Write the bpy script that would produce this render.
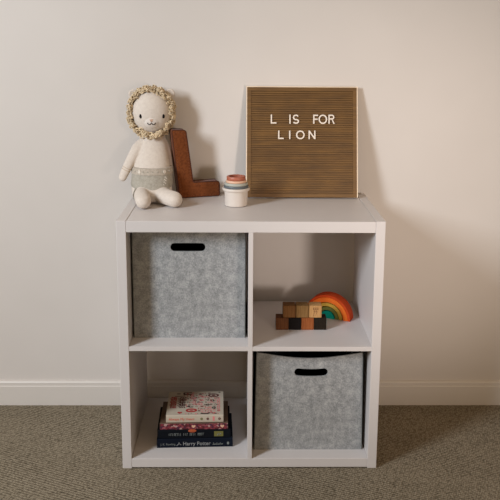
import bpy, bmesh, math, random
from mathutils import Vector, Matrix, noise

random.seed(7)
CM = 0.01
PI = math.pi
scene = bpy.context.scene
COL = scene.collection
for o in list(bpy.data.objects):
    bpy.data.objects.remove(o)

# ------------------------------------------------------------------ camera
# world axes in centimetres while designing: x to the right, y towards the wall, z up
def camera():
    cd = bpy.data.cameras.new('camera')
    cd.sensor_width = 36.0
    cd.sensor_fit = 'HORIZONTAL'
    F, PX, PY = 755.94, 2.361, -69.981
    cd.lens = F / 500.0 * 36.0
    cd.shift_x = -PX / 500.0
    cd.shift_y = PY / 500.0
    cd.clip_start = 0.05
    co = bpy.data.objects.new('camera', cd)
    COL.objects.link(co)
    pi_, ya, ro = 0.1873, 0.0138, -0.0064
    A = Matrix(((math.cos(ya), -math.sin(ya), 0), (math.sin(ya), math.cos(ya), 0), (0, 0, 1)))
    B = Matrix(((1, 0, 0), (0, math.cos(pi_), -math.sin(pi_)), (0, math.sin(pi_), math.cos(pi_))))
    C = Matrix(((math.cos(ro), 0, -math.sin(ro)), (0, 1, 0), (math.sin(ro), 0, math.cos(ro))))
    R = C @ B @ A
    M = Matrix((R[0], R[2], -R[1])).transposed().to_4x4()
    M.translation = Vector((35.714, -207.493, 127.69)) * CM
    co.matrix_world = M
    scene.camera = co
camera()

# ------------------------------------------------------------------ light
def srgb(r, g, b):
    f = lambda c: (c / 255.0 / 12.92) if c / 255.0 <= 0.04045 else ((c / 255.0 + 0.055) / 1.055) ** 2.4
    return (f(r), f(g), f(b), 1.0)

world = bpy.data.worlds.new('world')
scene.world = world
world.use_nodes = True
WORLD_RGB = (0.37, 0.275, 0.175)
SIDE_RGB = (0.04, 0.02, 0.01)
WINDOW_RGB = (75.0, 82.0, 90.0)
LAMP_RGB = (224.0, 196.0, 180.0)
def room_light():
    # the soft light of the room: an even part, and a faint fill added from the upper right
    nt = world.node_tree
    bg = nt.nodes['Background']
    tc = nt.nodes.new('ShaderNodeTexCoord')
    dp = nt.nodes.new('ShaderNodeVectorMath')
    dp.operation = 'DOT_PRODUCT'
    dp.inputs[1].default_value = Vector((0.80, -0.15, 0.58)).normalized()
    nt.links.new(tc.outputs['Generated'], dp.inputs[0])
    mx = nt.nodes.new('ShaderNodeMath')
    mx.operation = 'MAXIMUM'
    mx.inputs[1].default_value = 0.0
    nt.links.new(dp.outputs['Value'], mx.inputs[0])
    ma = nt.nodes.new('ShaderNodeVectorMath')
    ma.operation = 'MULTIPLY_ADD'
    ma.inputs[1].default_value = SIDE_RGB
    ma.inputs[2].default_value = WORLD_RGB
    nt.links.new(mx.outputs['Value'], ma.inputs[0])
    nt.links.new(ma.outputs['Vector'], bg.inputs['Color'])
    bg.inputs['Strength'].default_value = 1.0
room_light()

def add_light(name, kind, rgb, loc, tgt, **kw):
    ld = bpy.data.lights.new(name, kind)
    e = max(rgb)
    ld.energy = e
    ld.color = tuple(c / e for c in rgb)
    for k, v in kw.items():
        setattr(ld, k, v)
    lo = bpy.data.objects.new(name, ld)
    COL.objects.link(lo)
    lo.location = Vector(loc) * CM
    d = Vector(tgt) - Vector(loc)
    lo.rotation_euler = d.to_track_quat('-Z', 'Y').to_euler()
    return lo

# daylight from a window in the left wall of the room, and a warm lamp behind the camera on the right
add_light('window_daylight', 'AREA', WINDOW_RGB, (-170, -175, 193), (60, -100, 120), shape="RECTANGLE", size=0.55, size_y=1.05)
add_light('room_lamp', 'SPOT', LAMP_RGB, (190, -300, 92), (84, 40, 78), spot_size=math.radians(29), spot_blend=1.0, shadow_soft_size=0.22)

scene.view_settings.view_transform = 'Standard'
scene.view_settings.look = 'None'
scene.view_settings.gamma = 1.0
scene.view_settings.exposure = 0.0
scene.view_settings.use_curve_mapping = False

# ------------------------------------------------------------------ materials
class NT:
    def __init__(self, name):
        self.m = bpy.data.materials.new(name)
        self.m.use_nodes = True
        self.t = self.m.node_tree
        self.b = self.t.nodes['Principled BSDF']
        self.b.inputs['Roughness'].default_value = 0.6
        self._co = None
    def n(self, typ, **kw):
        nd = self.t.nodes.new(typ)
        for k, v in kw.items():
            if hasattr(nd, k):
                setattr(nd, k, v)
            else:
                nd.inputs[k.replace('_', ' ')].default_value = v
        return nd
    def l(self, a, b):
        self.t.links.new(a, b)
    def coords(self, scale=(1, 1, 1), rot=(0, 0, 0)):
        if self._co is None:
            self._co = self.n('ShaderNodeTexCoord')
        mp = self.n('ShaderNodeMapping')
        mp.inputs['Scale'].default_value = scale
        mp.inputs['Rotation'].default_value = rot
        self.l(self._co.outputs['Object'], mp.inputs['Vector'])
        return mp.outputs['Vector']
    def noise(self, vec, scale, detail=4, rough=0.6):
        nz = self.n('ShaderNodeTexNoise')
        nz.inputs['Scale'].default_value = scale
        nz.inputs['Detail'].default_value = detail
        nz.inputs['Roughness'].default_value = rough
        self.l(vec, nz.inputs['Vector'])
        return nz.outputs['Fac']
    def ramp(self, fac, stops):
        r = self.n('ShaderNodeValToRGB')
        e = r.color_ramp.elements
        e[0].position, e[0].color = stops[0]
        e[1].position, e[1].color = stops[-1]
        for p, c in stops[1:-1]:
            k = e.new(p)
            k.color = c
        self.l(fac, r.inputs['Fac'])
        return r.outputs['Color']
    def bump(self, h, strength=0.3, dist=0.002):
        bp = self.n('ShaderNodeBump')
        bp.inputs['Strength'].default_value = strength
        bp.inputs['Distance'].default_value = dist
        self.l(h, bp.inputs['Height'])
        self.l(bp.outputs['Normal'], self.b.inputs['Normal'])
    def base(self, c):
        if hasattr(c, 'links'):
            self.l(c, self.b.inputs['Base Color'])
        else:
            self.b.inputs['Base Color'].default_value = c

def simple(name, c, rough=0.55, var=0.06, scale=40, bump=0.0, spec=0.5, sheen=0.0):
    t = NT(name)
    v = t.coords()
    f = t.noise(v, scale)
    lo = tuple(x * (1 - var) for x in c[:3]) + (1,)
    hi = tuple(min(1, x * (1 + var)) for x in c[:3]) + (1,)
    t.base(t.ramp(f, [(0.3, lo), (0.7, hi)]))
    t.b.inputs['Roughness'].default_value = rough
    t.b.inputs['Specular IOR Level'].default_value = spec
    if sheen:
        t.b.inputs['Sheen Weight'].default_value = sheen
    if bump:
        t.bump(f, bump, 0.001)
    return t.m

def mat_wall():
    t = NT('painted_wall')
    v = t.coords()
    f = t.noise(v, 2.0, 3)
    t.base(t.ramp(f, [(0.3, srgb(206, 199, 192)), (0.7, srgb(211, 204, 197))]))
    t.b.inputs['Roughness'].default_value = 0.75
    t.b.inputs['Specular IOR Level'].default_value = 0.25
    t.bump(t.noise(v, 260, 3), 0.08, 0.001)
    return t.m

def mat_carpet():
    t = NT('loop_pile_carpet')
    v = t.coords((1, 1, 1), (0, 0, math.radians(24)))
    nz = t.n('ShaderNodeTexNoise')
    nz.inputs['Scale'].default_value = 60
    t.l(v, nz.inputs['Vector'])
    mx = t.n('ShaderNodeMix', data_type='VECTOR')
    mx.inputs['Factor'].default_value = 0.006
    t.l(v, mx.inputs[4]); t.l(nz.outputs['Color'], mx.inputs[5])
    mp = t.n('ShaderNodeMapping')
    mp.inputs['Scale'].default_value = (1.0, 0.62, 1)
    t.l(mx.outputs[1], mp.inputs['Vector'])
    vo = t.n('ShaderNodeTexVoronoi')
    vo.inputs['Scale'].default_value = 165
    vo.inputs['Randomness'].default_value = 0.55
    t.l(mp.outputs['Vector'], vo.inputs['Vector'])
    wv = t.n('ShaderNodeTexWave', bands_direction='Y')
    wv.inputs['Scale'].default_value = 33
    wv.inputs['Distortion'].default_value = 1.2
    wv.inputs['Detail'].default_value = 2
    wv.inputs['Detail Scale'].default_value = 3
    t.l(v, wv.inputs['Vector'])
    big = t.noise(v, 5, 3)
    inv = t.n('ShaderNodeMath', operation='MULTIPLY_ADD')
    t.l(vo.outputs['Distance'], inv.inputs[0]); inv.inputs[1].default_value = -0.9; inv.inputs[2].default_value = 0.85
    ad = t.n('ShaderNodeMath', operation='MULTIPLY_ADD')
    t.l(wv.outputs['Fac'], ad.inputs[0]); ad.inputs[1].default_value = 0.28
    t.l(inv.outputs[0], ad.inputs[2])
    ad2 = t.n('ShaderNodeMath', operation='MULTIPLY_ADD')
    t.l(big, ad2.inputs[0]); ad2.inputs[1].default_value = 0.22
    t.l(ad.outputs[0], ad2.inputs[2])
    t.base(t.ramp(ad2.outputs[0], [(0.25, srgb(74, 67, 54)), (0.72, srgb(130, 119, 101)), (1.0, srgb(150, 139, 120))]))
    t.b.inputs['Roughness'].default_value = 0.95
    t.b.inputs['Specular IOR Level'].default_value = 0.1
    t.bump(ad.outputs[0], 0.7, 0.004)
    return t.m

def mat_felt(name, c0, c1, c2):
    t = NT(name)
    v = t.coords()
    a = t.noise(v, 210, 5, 0.75)
    b = t.noise(v, 45, 4, 0.65)
    m = t.n('ShaderNodeMath', operation='MULTIPLY_ADD')
    t.l(b, m.inputs[0]); m.inputs[1].default_value = 0.45
    h = t.n('ShaderNodeMath', operation='MULTIPLY')
    t.l(a, h.inputs[0]); h.inputs[1].default_value = 0.55
    t.l(h.outputs[0], m.inputs[2])
    t.base(t.ramp(m.outputs[0], [(0.36, c0), (0.5, c1), (0.64, c2)]))
    t.b.inputs['Roughness'].default_value = 0.95
    t.b.inputs['Specular IOR Level'].default_value = 0.1
    t.bump(a, 0.3, 0.0015)
    return t.m

def mat_wood(name, c0, c1, c2, along='X', scale=1.0, rough=0.55):
    t = NT(name)
    s = {'X': (1.2, 14, 14), 'Z': (14, 14, 1.2), 'Y': (14, 1.2, 14)}[along]
    v = t.coords(tuple(k * scale for k in s))
    a = t.noise(v, 7, 6, 0.65)
    b = t.noise(t.coords((4, 4, 4)), 3, 2)
    m = t.n('ShaderNodeMath', operation='MULTIPLY_ADD')
    t.l(b, m.inputs[0]); m.inputs[1].default_value = 0.35
    h = t.n('ShaderNodeMath', operation='MULTIPLY')
    t.l(a, h.inputs[0]); h.inputs[1].default_value = 0.75
    t.l(h.outputs[0], m.inputs[2])
    t.base(t.ramp(m.outputs[0], [(0.38, c0), (0.55, c1), (0.72, c2)]))
    t.b.inputs['Roughness'].default_value = rough
    t.bump(a, 0.12, 0.001)
    return t.m

def mat_knit(name, c0, c1, scale=260):
    t = NT(name)
    wv = t.n('ShaderNodeTexWave', bands_direction='DIAGONAL')
    wv.inputs['Scale'].default_value = scale
    wv.inputs['Distortion'].default_value = 2
    v = t.coords()
    t.l(v, wv.inputs['Vector'])
    f = t.noise(v, 120, 3)
    m = t.n('ShaderNodeMath', operation='MULTIPLY_ADD')
    t.l(wv.outputs['Fac'], m.inputs[0]); m.inputs[1].default_value = 0.35
    t.l(f, m.inputs[2])
    t.base(t.ramp(m.outputs[0], [(0.4, c0), (0.85, c1)]))
    t.b.inputs['Roughness'].default_value = 0.95
    t.b.inputs['Specular IOR Level'].default_value = 0.1
    t.b.inputs['Sheen Weight'].default_value = 0.15
    t.bump(m.outputs[0], 0.25, 0.001)
    return t.m

M = {}
M['wall'] = mat_wall()
M['trim'] = simple('painted_trim', srgb(212, 205, 197), 0.45, 0.01, 10)
M['carpet'] = mat_carpet()
M['white'] = simple('white_laminate', srgb(209, 203, 200), 0.42, 0.012, 12)
M['felt'] = mat_felt('grey_felt', srgb(118, 120, 120), srgb(152, 153, 153), srgb(184, 184, 182))
M['felt_edge'] = mat_felt('grey_felt_trim', srgb(86, 90, 88), srgb(110, 113, 111), srgb(132, 134, 131))
M['felt_in'] = mat_felt('dark_inner_felt', srgb(26, 26, 26), srgb(34, 34, 34), srgb(44, 44, 44))
M['board'] = mat_wood('stained_board_wood', srgb(84, 56, 19), srgb(102, 70, 25), srgb(122, 86, 34), 'X')
M['pale_wood'] = mat_wood('pale_edge_wood', srgb(214, 190, 162), srgb(226, 206, 180), srgb(234, 218, 196), 'X')
M['letter'] = simple('white_plastic', srgb(226, 214, 200), 0.4, 0.01, 30)
M['cloth'] = mat_knit('cream_jersey', srgb(202, 190, 178), srgb(214, 203, 191))
M['muzzle'] = mat_knit('pale_cream_jersey', srgb(210, 200, 190), srgb(219, 210, 201))
M['mane'] = simple('straw_yarn', srgb(208, 187, 154), 0.95, 0.34, 130, 0.2, 0.1, 0.2)
M['thread'] = simple('tan_thread', srgb(178, 152, 116), 0.9, 0.1, 60)
M['black'] = simple('black_thread', srgb(16, 12, 11), 0.7, 0.1, 60, 0, 0.15)
M['nose'] = simple('blush_thread', srgb(206, 172, 150), 0.9, 0.08, 60)
M['shorts'] = mat_knit('sage_grey_knit', srgb(146, 140, 128), srgb(176, 169, 156), 330)
M['waistband'] = mat_knit('taupe_knit', srgb(160, 149, 135), srgb(188, 177, 163), 400)
M['button'] = simple('shell_button', srgb(222, 212, 198), 0.35, 0.04, 80)
M['velvet'] = mat_knit('rust_corduroy', srgb(82, 42, 18), srgb(124, 68, 34), 150)
M['velvet'].node_tree.nodes['Principled BSDF'].inputs['Sheen Weight'].default_value = 0.12
M['piping'] = simple('dark_rust_piping', srgb(70, 30, 13), 0.85, 0.15, 90)
M['stitch'] = simple('light_rust_stitch', srgb(118, 68, 44), 0.85, 0.1, 90)
M['cup_cream'] = simple('cream_plastic', srgb(206, 196, 186), 0.45, 0.01, 20)
M['cup_slate'] = simple('slate_plastic', srgb(92, 98, 102), 0.45, 0.03, 20)
M['cup_sage'] = simple('sage_plastic', srgb(168, 170, 160), 0.45, 0.03, 20)
M['cup_sand'] = simple('peach_plastic', srgb(218, 176, 148), 0.45, 0.02, 20)
M['cup_rust'] = simple('terracotta_plastic', srgb(168, 96, 72), 0.45, 0.03, 20)
for k, (a, b, c) in dict(
        walnut=((60, 34, 18), (94, 58, 34), (118, 76, 46)),
        ebony=((14, 11, 11), (21, 17, 17), (30, 25, 24)),
        cherry=((112, 58, 28), (144, 82, 44), (164, 100, 58)),
        smoked=((22, 16, 11), (32, 25, 17), (44, 35, 25)),
        oak=((84, 54, 28), (112, 76, 42), (132, 96, 58)),
        ash=((104, 76, 42), (132, 100, 60), (150, 120, 78)),
        maple=((158, 114, 68), (184, 140, 90), (200, 158, 108))).items():
    M[k] = mat_wood(k + '_wood', srgb(*a), srgb(*b), srgb(*c), 'Z', 2.2, 0.8)
    M[k].node_tree.nodes['Principled BSDF'].inputs['Specular IOR Level'].default_value = 0.15
M['engrave'] = simple('burnt_engraving', srgb(112, 70, 34), 0.8, 0.1, 60)
M['rb_red'] = simple('red_stained_wood', srgb(206, 74, 30), 0.8, 0.10, 60, 0, 0.15)
M['rb_orange'] = simple('orange_stained_wood', srgb(246, 122, 46), 0.8, 0.08, 60, 0, 0.15)
M['rb_yellow'] = simple('olive_yellow_stained_wood', srgb(206, 170, 74), 0.8, 0.10, 60, 0, 0.15)
M['rb_green'] = simple('moss_green_stained_wood', srgb(116, 122, 62), 0.8, 0.10, 60, 0, 0.15)
M['rb_teal'] = simple('teal_stained_wood', srgb(0, 138, 122), 0.8, 0.10, 60, 0, 0.15)
M['navy'] = simple('navy_cover', srgb(12, 19, 32), 0.7, 0.2, 14, 0, 0.12)
M['midnight'] = simple('midnight_cover', srgb(11, 15, 22), 0.7, 0.2, 14, 0, 0.12)
M['pages'] = simple('paper_pages', srgb(214, 198, 172), 0.85, 0.06, 150)
M['book_white'] = simple('cream_book_cover', srgb(192, 180, 162), 0.6, 0.03, 30, 0, 0.2)
M['kraft'] = simple('brown_book_cover', srgb(92, 70, 54), 0.6, 0.12, 30)
M['ink_white'] = simple('silver_ink', srgb(150, 152, 152), 0.5, 0.03, 30)
M['ink_grey'] = simple('grey_ink', srgb(120, 126, 124), 0.5, 0.05, 30)
M['ink_red'] = simple('red_ink', srgb(172, 40, 40), 0.6, 0.06, 30)
M['ink_coral'] = simple('coral_ink', srgb(216, 92, 70), 0.6, 0.05, 30)
M['ink_dark'] = simple('maroon_ink', srgb(86, 24, 26), 0.6, 0.08, 30)
M['ink_black'] = simple('dark_ink', srgb(46, 36, 36), 0.6, 0.06, 30)
M['ink_pink'] = simple('pink_ink', srgb(218, 130, 130), 0.6, 0.05, 30)
M['ink_olive'] = simple('olive_print', srgb(110, 106, 50), 0.6, 0.1, 30)
M['ink_orange'] = simple('orange_print', srgb(170, 78, 40), 0.6, 0.1, 30)

def mat_pink_spine():
    t = NT('patterned_pink_spine')
    v = t.coords((1, 1, 1.3))
    vo = t.n('ShaderNodeTexVoronoi')
    vo.inputs['Scale'].default_value = 150
    t.l(v, vo.inputs['Vector'])
    sp = t.n('ShaderNodeSeparateColor')
    t.l(vo.outputs['Color'], sp.inputs[0])
    t.base(t.ramp(sp.outputs[0], [(0.0, srgb(84, 24, 33)), (0.3, srgb(128, 44, 55)), (0.55, srgb(150, 76, 84)),
                                  (0.72, srgb(74, 28, 54)), (0.9, srgb(180, 146, 140))]))
    t.t.nodes[-1].color_ramp.interpolation = 'CONSTANT'
    return t.m
M['pink_spine'] = mat_pink_spine()

# ------------------------------------------------------------------ mesh helpers (cm in, metres out)
def link(name, me, mat, parent=None):
    o = bpy.data.objects.new(name, me)
    COL.objects.link(o)
    if mat is not None:
        me.materials.clear()
        me.materials.append(mat)
    if parent is not None:
        o.parent = parent
    return o

def obj(name, bm, mat, parent=None, smooth=False, bevel=0.0, seg=2):
    """bm is in cm and in the parent's local frame (or the world for a top-level mesh)"""
    if bevel:
        ed = [e for e in bm.edges if len(e.link_faces) == 2 and e.calc_face_angle(0) > 0.6]
        bmesh.ops.bevel(bm, geom=ed, offset=bevel, segments=seg, affect='EDGES', profile=0.5)
    bmesh.ops.scale(bm, vec=(CM, CM, CM), verts=bm.verts)
    me = bpy.data.meshes.new(name)
    bm.normal_update()
    bm.to_mesh(me)
    bm.free()
    if smooth:
        for p in me.polygons:
            p.use_smooth = True
        if smooth != 'all':
            me.set_sharp_from_angle(angle=math.radians(40))
    return link(name, me, mat, parent)

def tag(o, label, cat=None, group=None, kind=None):
    if label:
        o['label'] = label
    if cat:
        o['category'] = cat
    if group:
        o['group'] = group
    if kind:
        o['kind'] = kind
    return o

def thing(name, label, cat, loc=(0, 0, 0), rot=(0, 0, 0), group=None):
    o = bpy.data.objects.new(name, None)
    o.empty_display_size = 0.05
    COL.objects.link(o)
    o.location = Vector(loc) * CM
    o.rotation_euler = rot
    return tag(o, label, cat, group)

def root_mesh(o, loc, rot=(0, 0, 0)):
    o.location = Vector(loc) * CM
    o.rotation_euler = rot
    return o

def box(bm, x0, x1, y0, y1, z0, z1):
    r = bmesh.ops.create_cube(bm, size=1.0)
    for v in r['verts']:
        v.co = Vector((x0 + (v.co.x + .5) * (x1 - x0), y0 + (v.co.y + .5) * (y1 - y0), z0 + (v.co.z + .5) * (z1 - z0)))
    return r['verts']

def boxbm(*a):
    bm = bmesh.new()
    box(bm, *a)
    return bm

def tube(bm, pts, r, n=8, closed=False, cap=True):
    pts = [Vector(p) for p in pts]
    rr = r if isinstance(r, (list, tuple)) else [r] * len(pts)
    N = len(pts)
    rings = []
    up = None
    for i, p in enumerate(pts):
        a = pts[(i - 1) % N] if (closed or i > 0) else p
        b = pts[(i + 1) % N] if (closed or i < N - 1) else p
        t = (b - a).normalized()
        if up is None:
            up = Vector((0, 0, 1)) if abs(t.z) < .9 else Vector((1, 0, 0))
        u = (up - t * up.dot(t))
        u = u.normalized() if u.length > 1e-6 else t.orthogonal().normalized()
        up = u
        w = t.cross(u)
        rings.append([bm.verts.new(p + (u * math.cos(2 * PI * k / n) + w * math.sin(2 * PI * k / n)) * rr[i]) for k in range(n)])
    for i in range(N if closed else N - 1):
        A, B = rings[i], rings[(i + 1) % N]
        for k in range(n):
            bm.faces.new((A[k], A[(k + 1) % n], B[(k + 1) % n], B[k]))
    if cap and not closed:
        bm.faces.new(rings[0][::-1])
        bm.faces.new(rings[-1])

def lathe(bm, prof, n=40, cx=0, cy=0, cz=0):
    rings = []
    for r, z in prof:
        if r < 1e-5:
            rings.append([bm.verts.new((cx, cy, cz + z))])
        else:
            rings.append([bm.verts.new((cx + r * math.cos(2 * PI * k / n), cy + r * math.sin(2 * PI * k / n), cz + z)) for k in range(n)])
    for A, B in zip(rings, rings[1:]):
        for k in range(n):
            a, b = A[k % len(A)], A[(k + 1) % len(A)]
            c, d = B[(k + 1) % len(B)], B[k % len(B)]
            vs = []
            for v in (a, b, c, d):
                if v not in vs:
                    vs.append(v)
            if len(vs) > 2:
                bm.faces.new(vs)

def ellipsoid(bm, c, r, u=24, v=16):
    res = bmesh.ops.create_uvsphere(bm, u_segments=u, v_segments=v, radius=1.0)
    for w in res['verts']:
        w.co = Vector((c[0] + w.co.x * r[0], c[1] + w.co.y * r[1], c[2] + w.co.z * r[2]))
    return res['verts']

def plate(bm, outer, holes, fn, t):
    """flat outline with holes, mapped by fn(a, b, depth) and given the thickness t"""
    tmp = bmesh.new()
    edges = []
    for loop in [outer] + holes:
        vs = [tmp.verts.new((a, b, 0)) for a, b in loop]
        for i in range(len(vs)):
            edges.append(tmp.edges.new((vs[i], vs[(i + 1) % len(vs)])))
    bmesh.ops.triangle_fill(tmp, edges=edges, use_beauty=True, use_dissolve=False)
    tmp.verts.ensure_lookup_table()
    front = {v: bm.verts.new(fn(v.co.x, v.co.y, 0)) for v in tmp.verts}
    back = {v: bm.verts.new(fn(v.co.x, v.co.y, t)) for v in tmp.verts}
    for f in tmp.faces:
        bm.faces.new([front[v] for v in f.verts])
        bm.faces.new([back[v] for v in reversed(f.verts)])
    for e in tmp.edges:
        if len(e.link_faces) == 1:
            a, b = e.verts
            bm.faces.new((front[a], front[b], back[b], back[a]))
    tmp.free()
    bmesh.ops.recalc_face_normals(bm, faces=bm.faces)

def arc(cx, cy, rx, ry, a0, a1, n):
    return [(cx + rx * math.cos(a0 + (a1 - a0) * i / n), cy + ry * math.sin(a0 + (a1 - a0) * i / n)) for i in range(n + 1)]

def rounded_poly(pts, r, n=5):
    """pts as (x, y); r one radius or a list"""
    out = []
    N = len(pts)
    for i in range(N):
        p = Vector(pts[i]); a = Vector(pts[i - 1]); b = Vector(pts[(i + 1) % N])
        rr = r[i] if isinstance(r, (list, tuple)) else r
        da, db = (a - p).normalized(), (b - p).normalized()
        p0, p1 = p + da * rr, p + db * rr
        for k in range(n + 1):
            t = k / n
            q = p0 * (1 - t) ** 2 + p * 2 * t * (1 - t) + p1 * t * t
            out.append((q.x, q.y))
    return out

def text_bm(s, size, depth=0.03):
    cu = bpy.data.curves.new('text', 'FONT')
    cu.body = s
    cu.size = size
    cu.extrude = depth
    cu.resolution_u = 3
    o = bpy.data.objects.new('text', cu)
    COL.objects.link(o)
    dg = bpy.context.evaluated_depsgraph_get()
    me = bpy.data.meshes.new_from_object(o.evaluated_get(dg))
    bm = bmesh.new()
    bm.from_mesh(me)
    bpy.data.objects.remove(o)
    bpy.data.curves.remove(cu)
    bpy.data.meshes.remove(me)
    return bm

def remeshed(bm, voxel, smooth=6):
    """union of the shapes in bm as one continuous skin; returns a bmesh in cm"""
    me = bpy.data.meshes.new('tmp')
    bm.to_mesh(me)
    bm.free()
    o = bpy.data.objects.new('tmp', me)
    COL.objects.link(o)
    md = o.modifiers.new('r', 'REMESH')
    md.mode = 'VOXEL'
    md.voxel_size = voxel
    sm = o.modifiers.new('s', 'SMOOTH')
    sm.factor = 0.5
    sm.iterations = smooth
    dg = bpy.context.evaluated_depsgraph_get()
    m2 = bpy.data.meshes.new_from_object(o.evaluated_get(dg))
    out = bmesh.new()
    out.from_mesh(m2)
    bpy.data.objects.remove(o)
    bpy.data.meshes.remove(m2)
    bpy.data.meshes.remove(me)
    return out

# ------------------------------------------------------------------ the setting
WALL_Y = 40.9
bm = boxbm(-260, 340, -330, WALL_Y + 12, -4, 0)
tag(obj('floor', bm, M['carpet']), 'taupe loop pile carpet with a fine diagonal weave', kind='structure')
bm = boxbm(-260, 340, WALL_Y, WALL_Y + 12, 0, 260)
tag(obj('wall_back', bm, M['wall']), 'plain warm white painted wall', kind='structure')

def baseboard():
    prof = [(0, 0), (-1.25, 0), (-1.25, 7.05), (-1.05, 7.25), (-1.05, 8.35), (-0.75, 8.75), (0, 8.85)]
    bm = bmesh.new()
    A = [bm.verts.new((-260, WALL_Y + y, z)) for y, z in prof]
    B = [bm.verts.new((340, WALL_Y + y, z)) for y, z in prof]
    n = len(prof)
    for i in range(n):
        bm.faces.new((A[i], A[(i + 1) % n], B[(i + 1) % n], B[i]))
    bm.faces.new(A[::-1])
    bm.faces.new(B)
    bmesh.ops.recalc_face_normals(bm, faces=bm.faces)
    tag(obj('baseboard_back', bm, M['trim']), 'white painted baseboard with a stepped top edge', kind='structure')
baseboard()

# ------------------------------------------------------------------ cube shelf
X0, X1, D, H = 0.2, 76.5, 39.0, 76.5
TS, TT, TB, TM = 2.75, 3.35, 3.15, 1.36
XM0, XM1 = 37.6, 38.96
ZM0 = 37.45
ZM1 = ZM0 + TM
def shelf():
    t = thing('cube_shelf', 'white four cube shelf unit standing on the carpet against the wall', 'shelf', (X0, 0, 0))
    L = X1 - X0
    def p(name, x0, x1, y0, y1, z0, z1, b=0.09):
        return obj(name, boxbm(x0 - X0, x1 - X0, y0, y1, z0, z1), M['white'], t, bevel=b, seg=1)
    p('side_panel', X0, X0 + TS, 0, D, 0, H)
    p('side_panel', X1 - TS, X1, 0, D, 0, H)
    p('top_panel', X0 + TS + .03, X1 - TS - .03, 0.03, D, H - TT, H - .1)
    p('bottom_panel', X0 + TS + .02, X1 - TS - .02, 0.03, D, .35, TB)
    p('divider', XM0, XM1, 0.05, D - .1, TB, H - TT, .05)
    p('middle_shelf', X0 + TS, XM0, 0.08, D - .1, ZM0, ZM1, .05)
    p('middle_shelf', XM1, X1 - TS, 0.08, D - .1, ZM0, ZM1, .05)
shelf()

# ------------------------------------------------------------------ felt bins
def felt_bin(label, x0, x1, y0, z0, h, slot, sag, taper, bow):
    """open box of thick felt; slot = (xa, xb, zc, half height, bend)"""
    t = thing('storage_bin', label, 'storage bin', ((x0 + x1) / 2, y0, z0), group=None)
    w = (x1 - x0) / 2
    th = 0.45
    depth = 30.5
    def xs(x, z):
        return x * (1 - taper * z / h)
    def topz(x):
        return h - sag * (1 - (x / w) ** 2) ** 1.3
    outer = [(-w + .5, 0), (w - .5, 0)] + [(w - .12, .12), (w, .5)]
    outer += [(w, h * k / 8) for k in range(1, 8)]
    outer += [(w * (1 - 2 * k / 24), topz(w * (1 - 2 * k / 24))) for k in range(25)]
    outer += [(-w, h * k / 8) for k in range(7, 0, -1)] + [(-w, .5), (-w + .12, .12)]
    xa, xb, zc, hh, bend = slot
    cx = (x0 + x1) / 2
    xa -= cx; xb -= cx; zc -= z0
    hole = arc(xb - hh, zc, hh, hh, -PI / 2, PI / 2, 10) + \
        [((xb - hh) + ((xa + hh) - (xb - hh)) * k / 8, zc + hh - bend * (1 - (2 * k / 8 - 1) ** 2)) for k in range(1, 8)] + \
        arc(xa + hh, zc, hh, hh, PI / 2, 3 * PI / 2, 10) + \
        [((xa + hh) + ((xb - hh) - (xa + hh)) * k / 8, zc - hh - bend * (1 - (2 * k / 8 - 1) ** 2)) for k in range(1, 8)]
    def fy(x, z):
        return bow * math.sin(PI * min(1, max(0, z / h))) * (1 - (x / w) ** 2)
    bm = bmesh.new()
    plate(bm, outer, [hole], lambda a, b, d: (xs(a, b), d - fy(a, b), b), th)
    obj('front_panel', bm, M['felt'], t)
    # dark layer on the inside of the felt
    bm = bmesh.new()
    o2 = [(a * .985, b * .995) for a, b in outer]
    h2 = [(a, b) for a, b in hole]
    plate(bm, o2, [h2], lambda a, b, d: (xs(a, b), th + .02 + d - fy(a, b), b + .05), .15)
    obj('inner_layer', bm, M['felt_in'], t)
    for s in (-1, 1):
        bm = bmesh.new()
        vs = box(bm, w - th if s > 0 else -w, w if s > 0 else -w + th, th + .05, depth, 0, h)
        for v in vs:
            v.co.x = xs(v.co.x, v.co.z)
        obj('side_panel', bm, M['felt'], t)
        bm = bmesh.new()
        xx = s * (w - th - .1)
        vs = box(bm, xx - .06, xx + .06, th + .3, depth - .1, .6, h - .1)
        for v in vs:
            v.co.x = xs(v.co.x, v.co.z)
        obj('inner_layer', bm, M['felt_in'], t)
        # stitched vertical edge seam of the front
        bm = bmesh.new()
        tube(bm, [(xs(s * (w - .05), z), .12, z) for z in [k * h / 10 for k in range(11)]], .16, 8)
        obj('edge_seam', bm, M['felt_edge'], t, smooth=True)
    bm = boxbm(-w * (1 - taper) + .03, w * (1 - taper) - .03, depth, depth + th, 0, h)
    obj('back_panel', bm, M['felt'], t)
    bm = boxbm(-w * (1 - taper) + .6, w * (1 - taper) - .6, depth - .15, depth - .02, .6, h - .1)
    obj('inner_layer', bm, M['felt_in'], t)
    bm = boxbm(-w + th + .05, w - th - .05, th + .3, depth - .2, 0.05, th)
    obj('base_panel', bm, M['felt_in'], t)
    bm = bmesh.new()
    tube(bm, [(x, .16, .16) for x in (-w + .3, 0, w - .3)], .16, 8)
    obj('edge_seam', bm, M['felt_edge'], t, smooth=True)
    return t
felt_bin('grey felt storage bin with a straight top in the upper left cube', 3.55, 36.75, 6.9, ZM1, 33.0,
         (14.77, 25.02, 66.95, 1.25, 0.0), 0.0, 0.0, 0.25)
felt_bin('grey felt storage bin with a sagging front edge in the lower right cube', 39.75, 72.75, 5.2, TB, 31.6,
         (51.54, 61.87, 28.62, 1.2, 0.22), 1.75, 0.033, 0.3)

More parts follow.
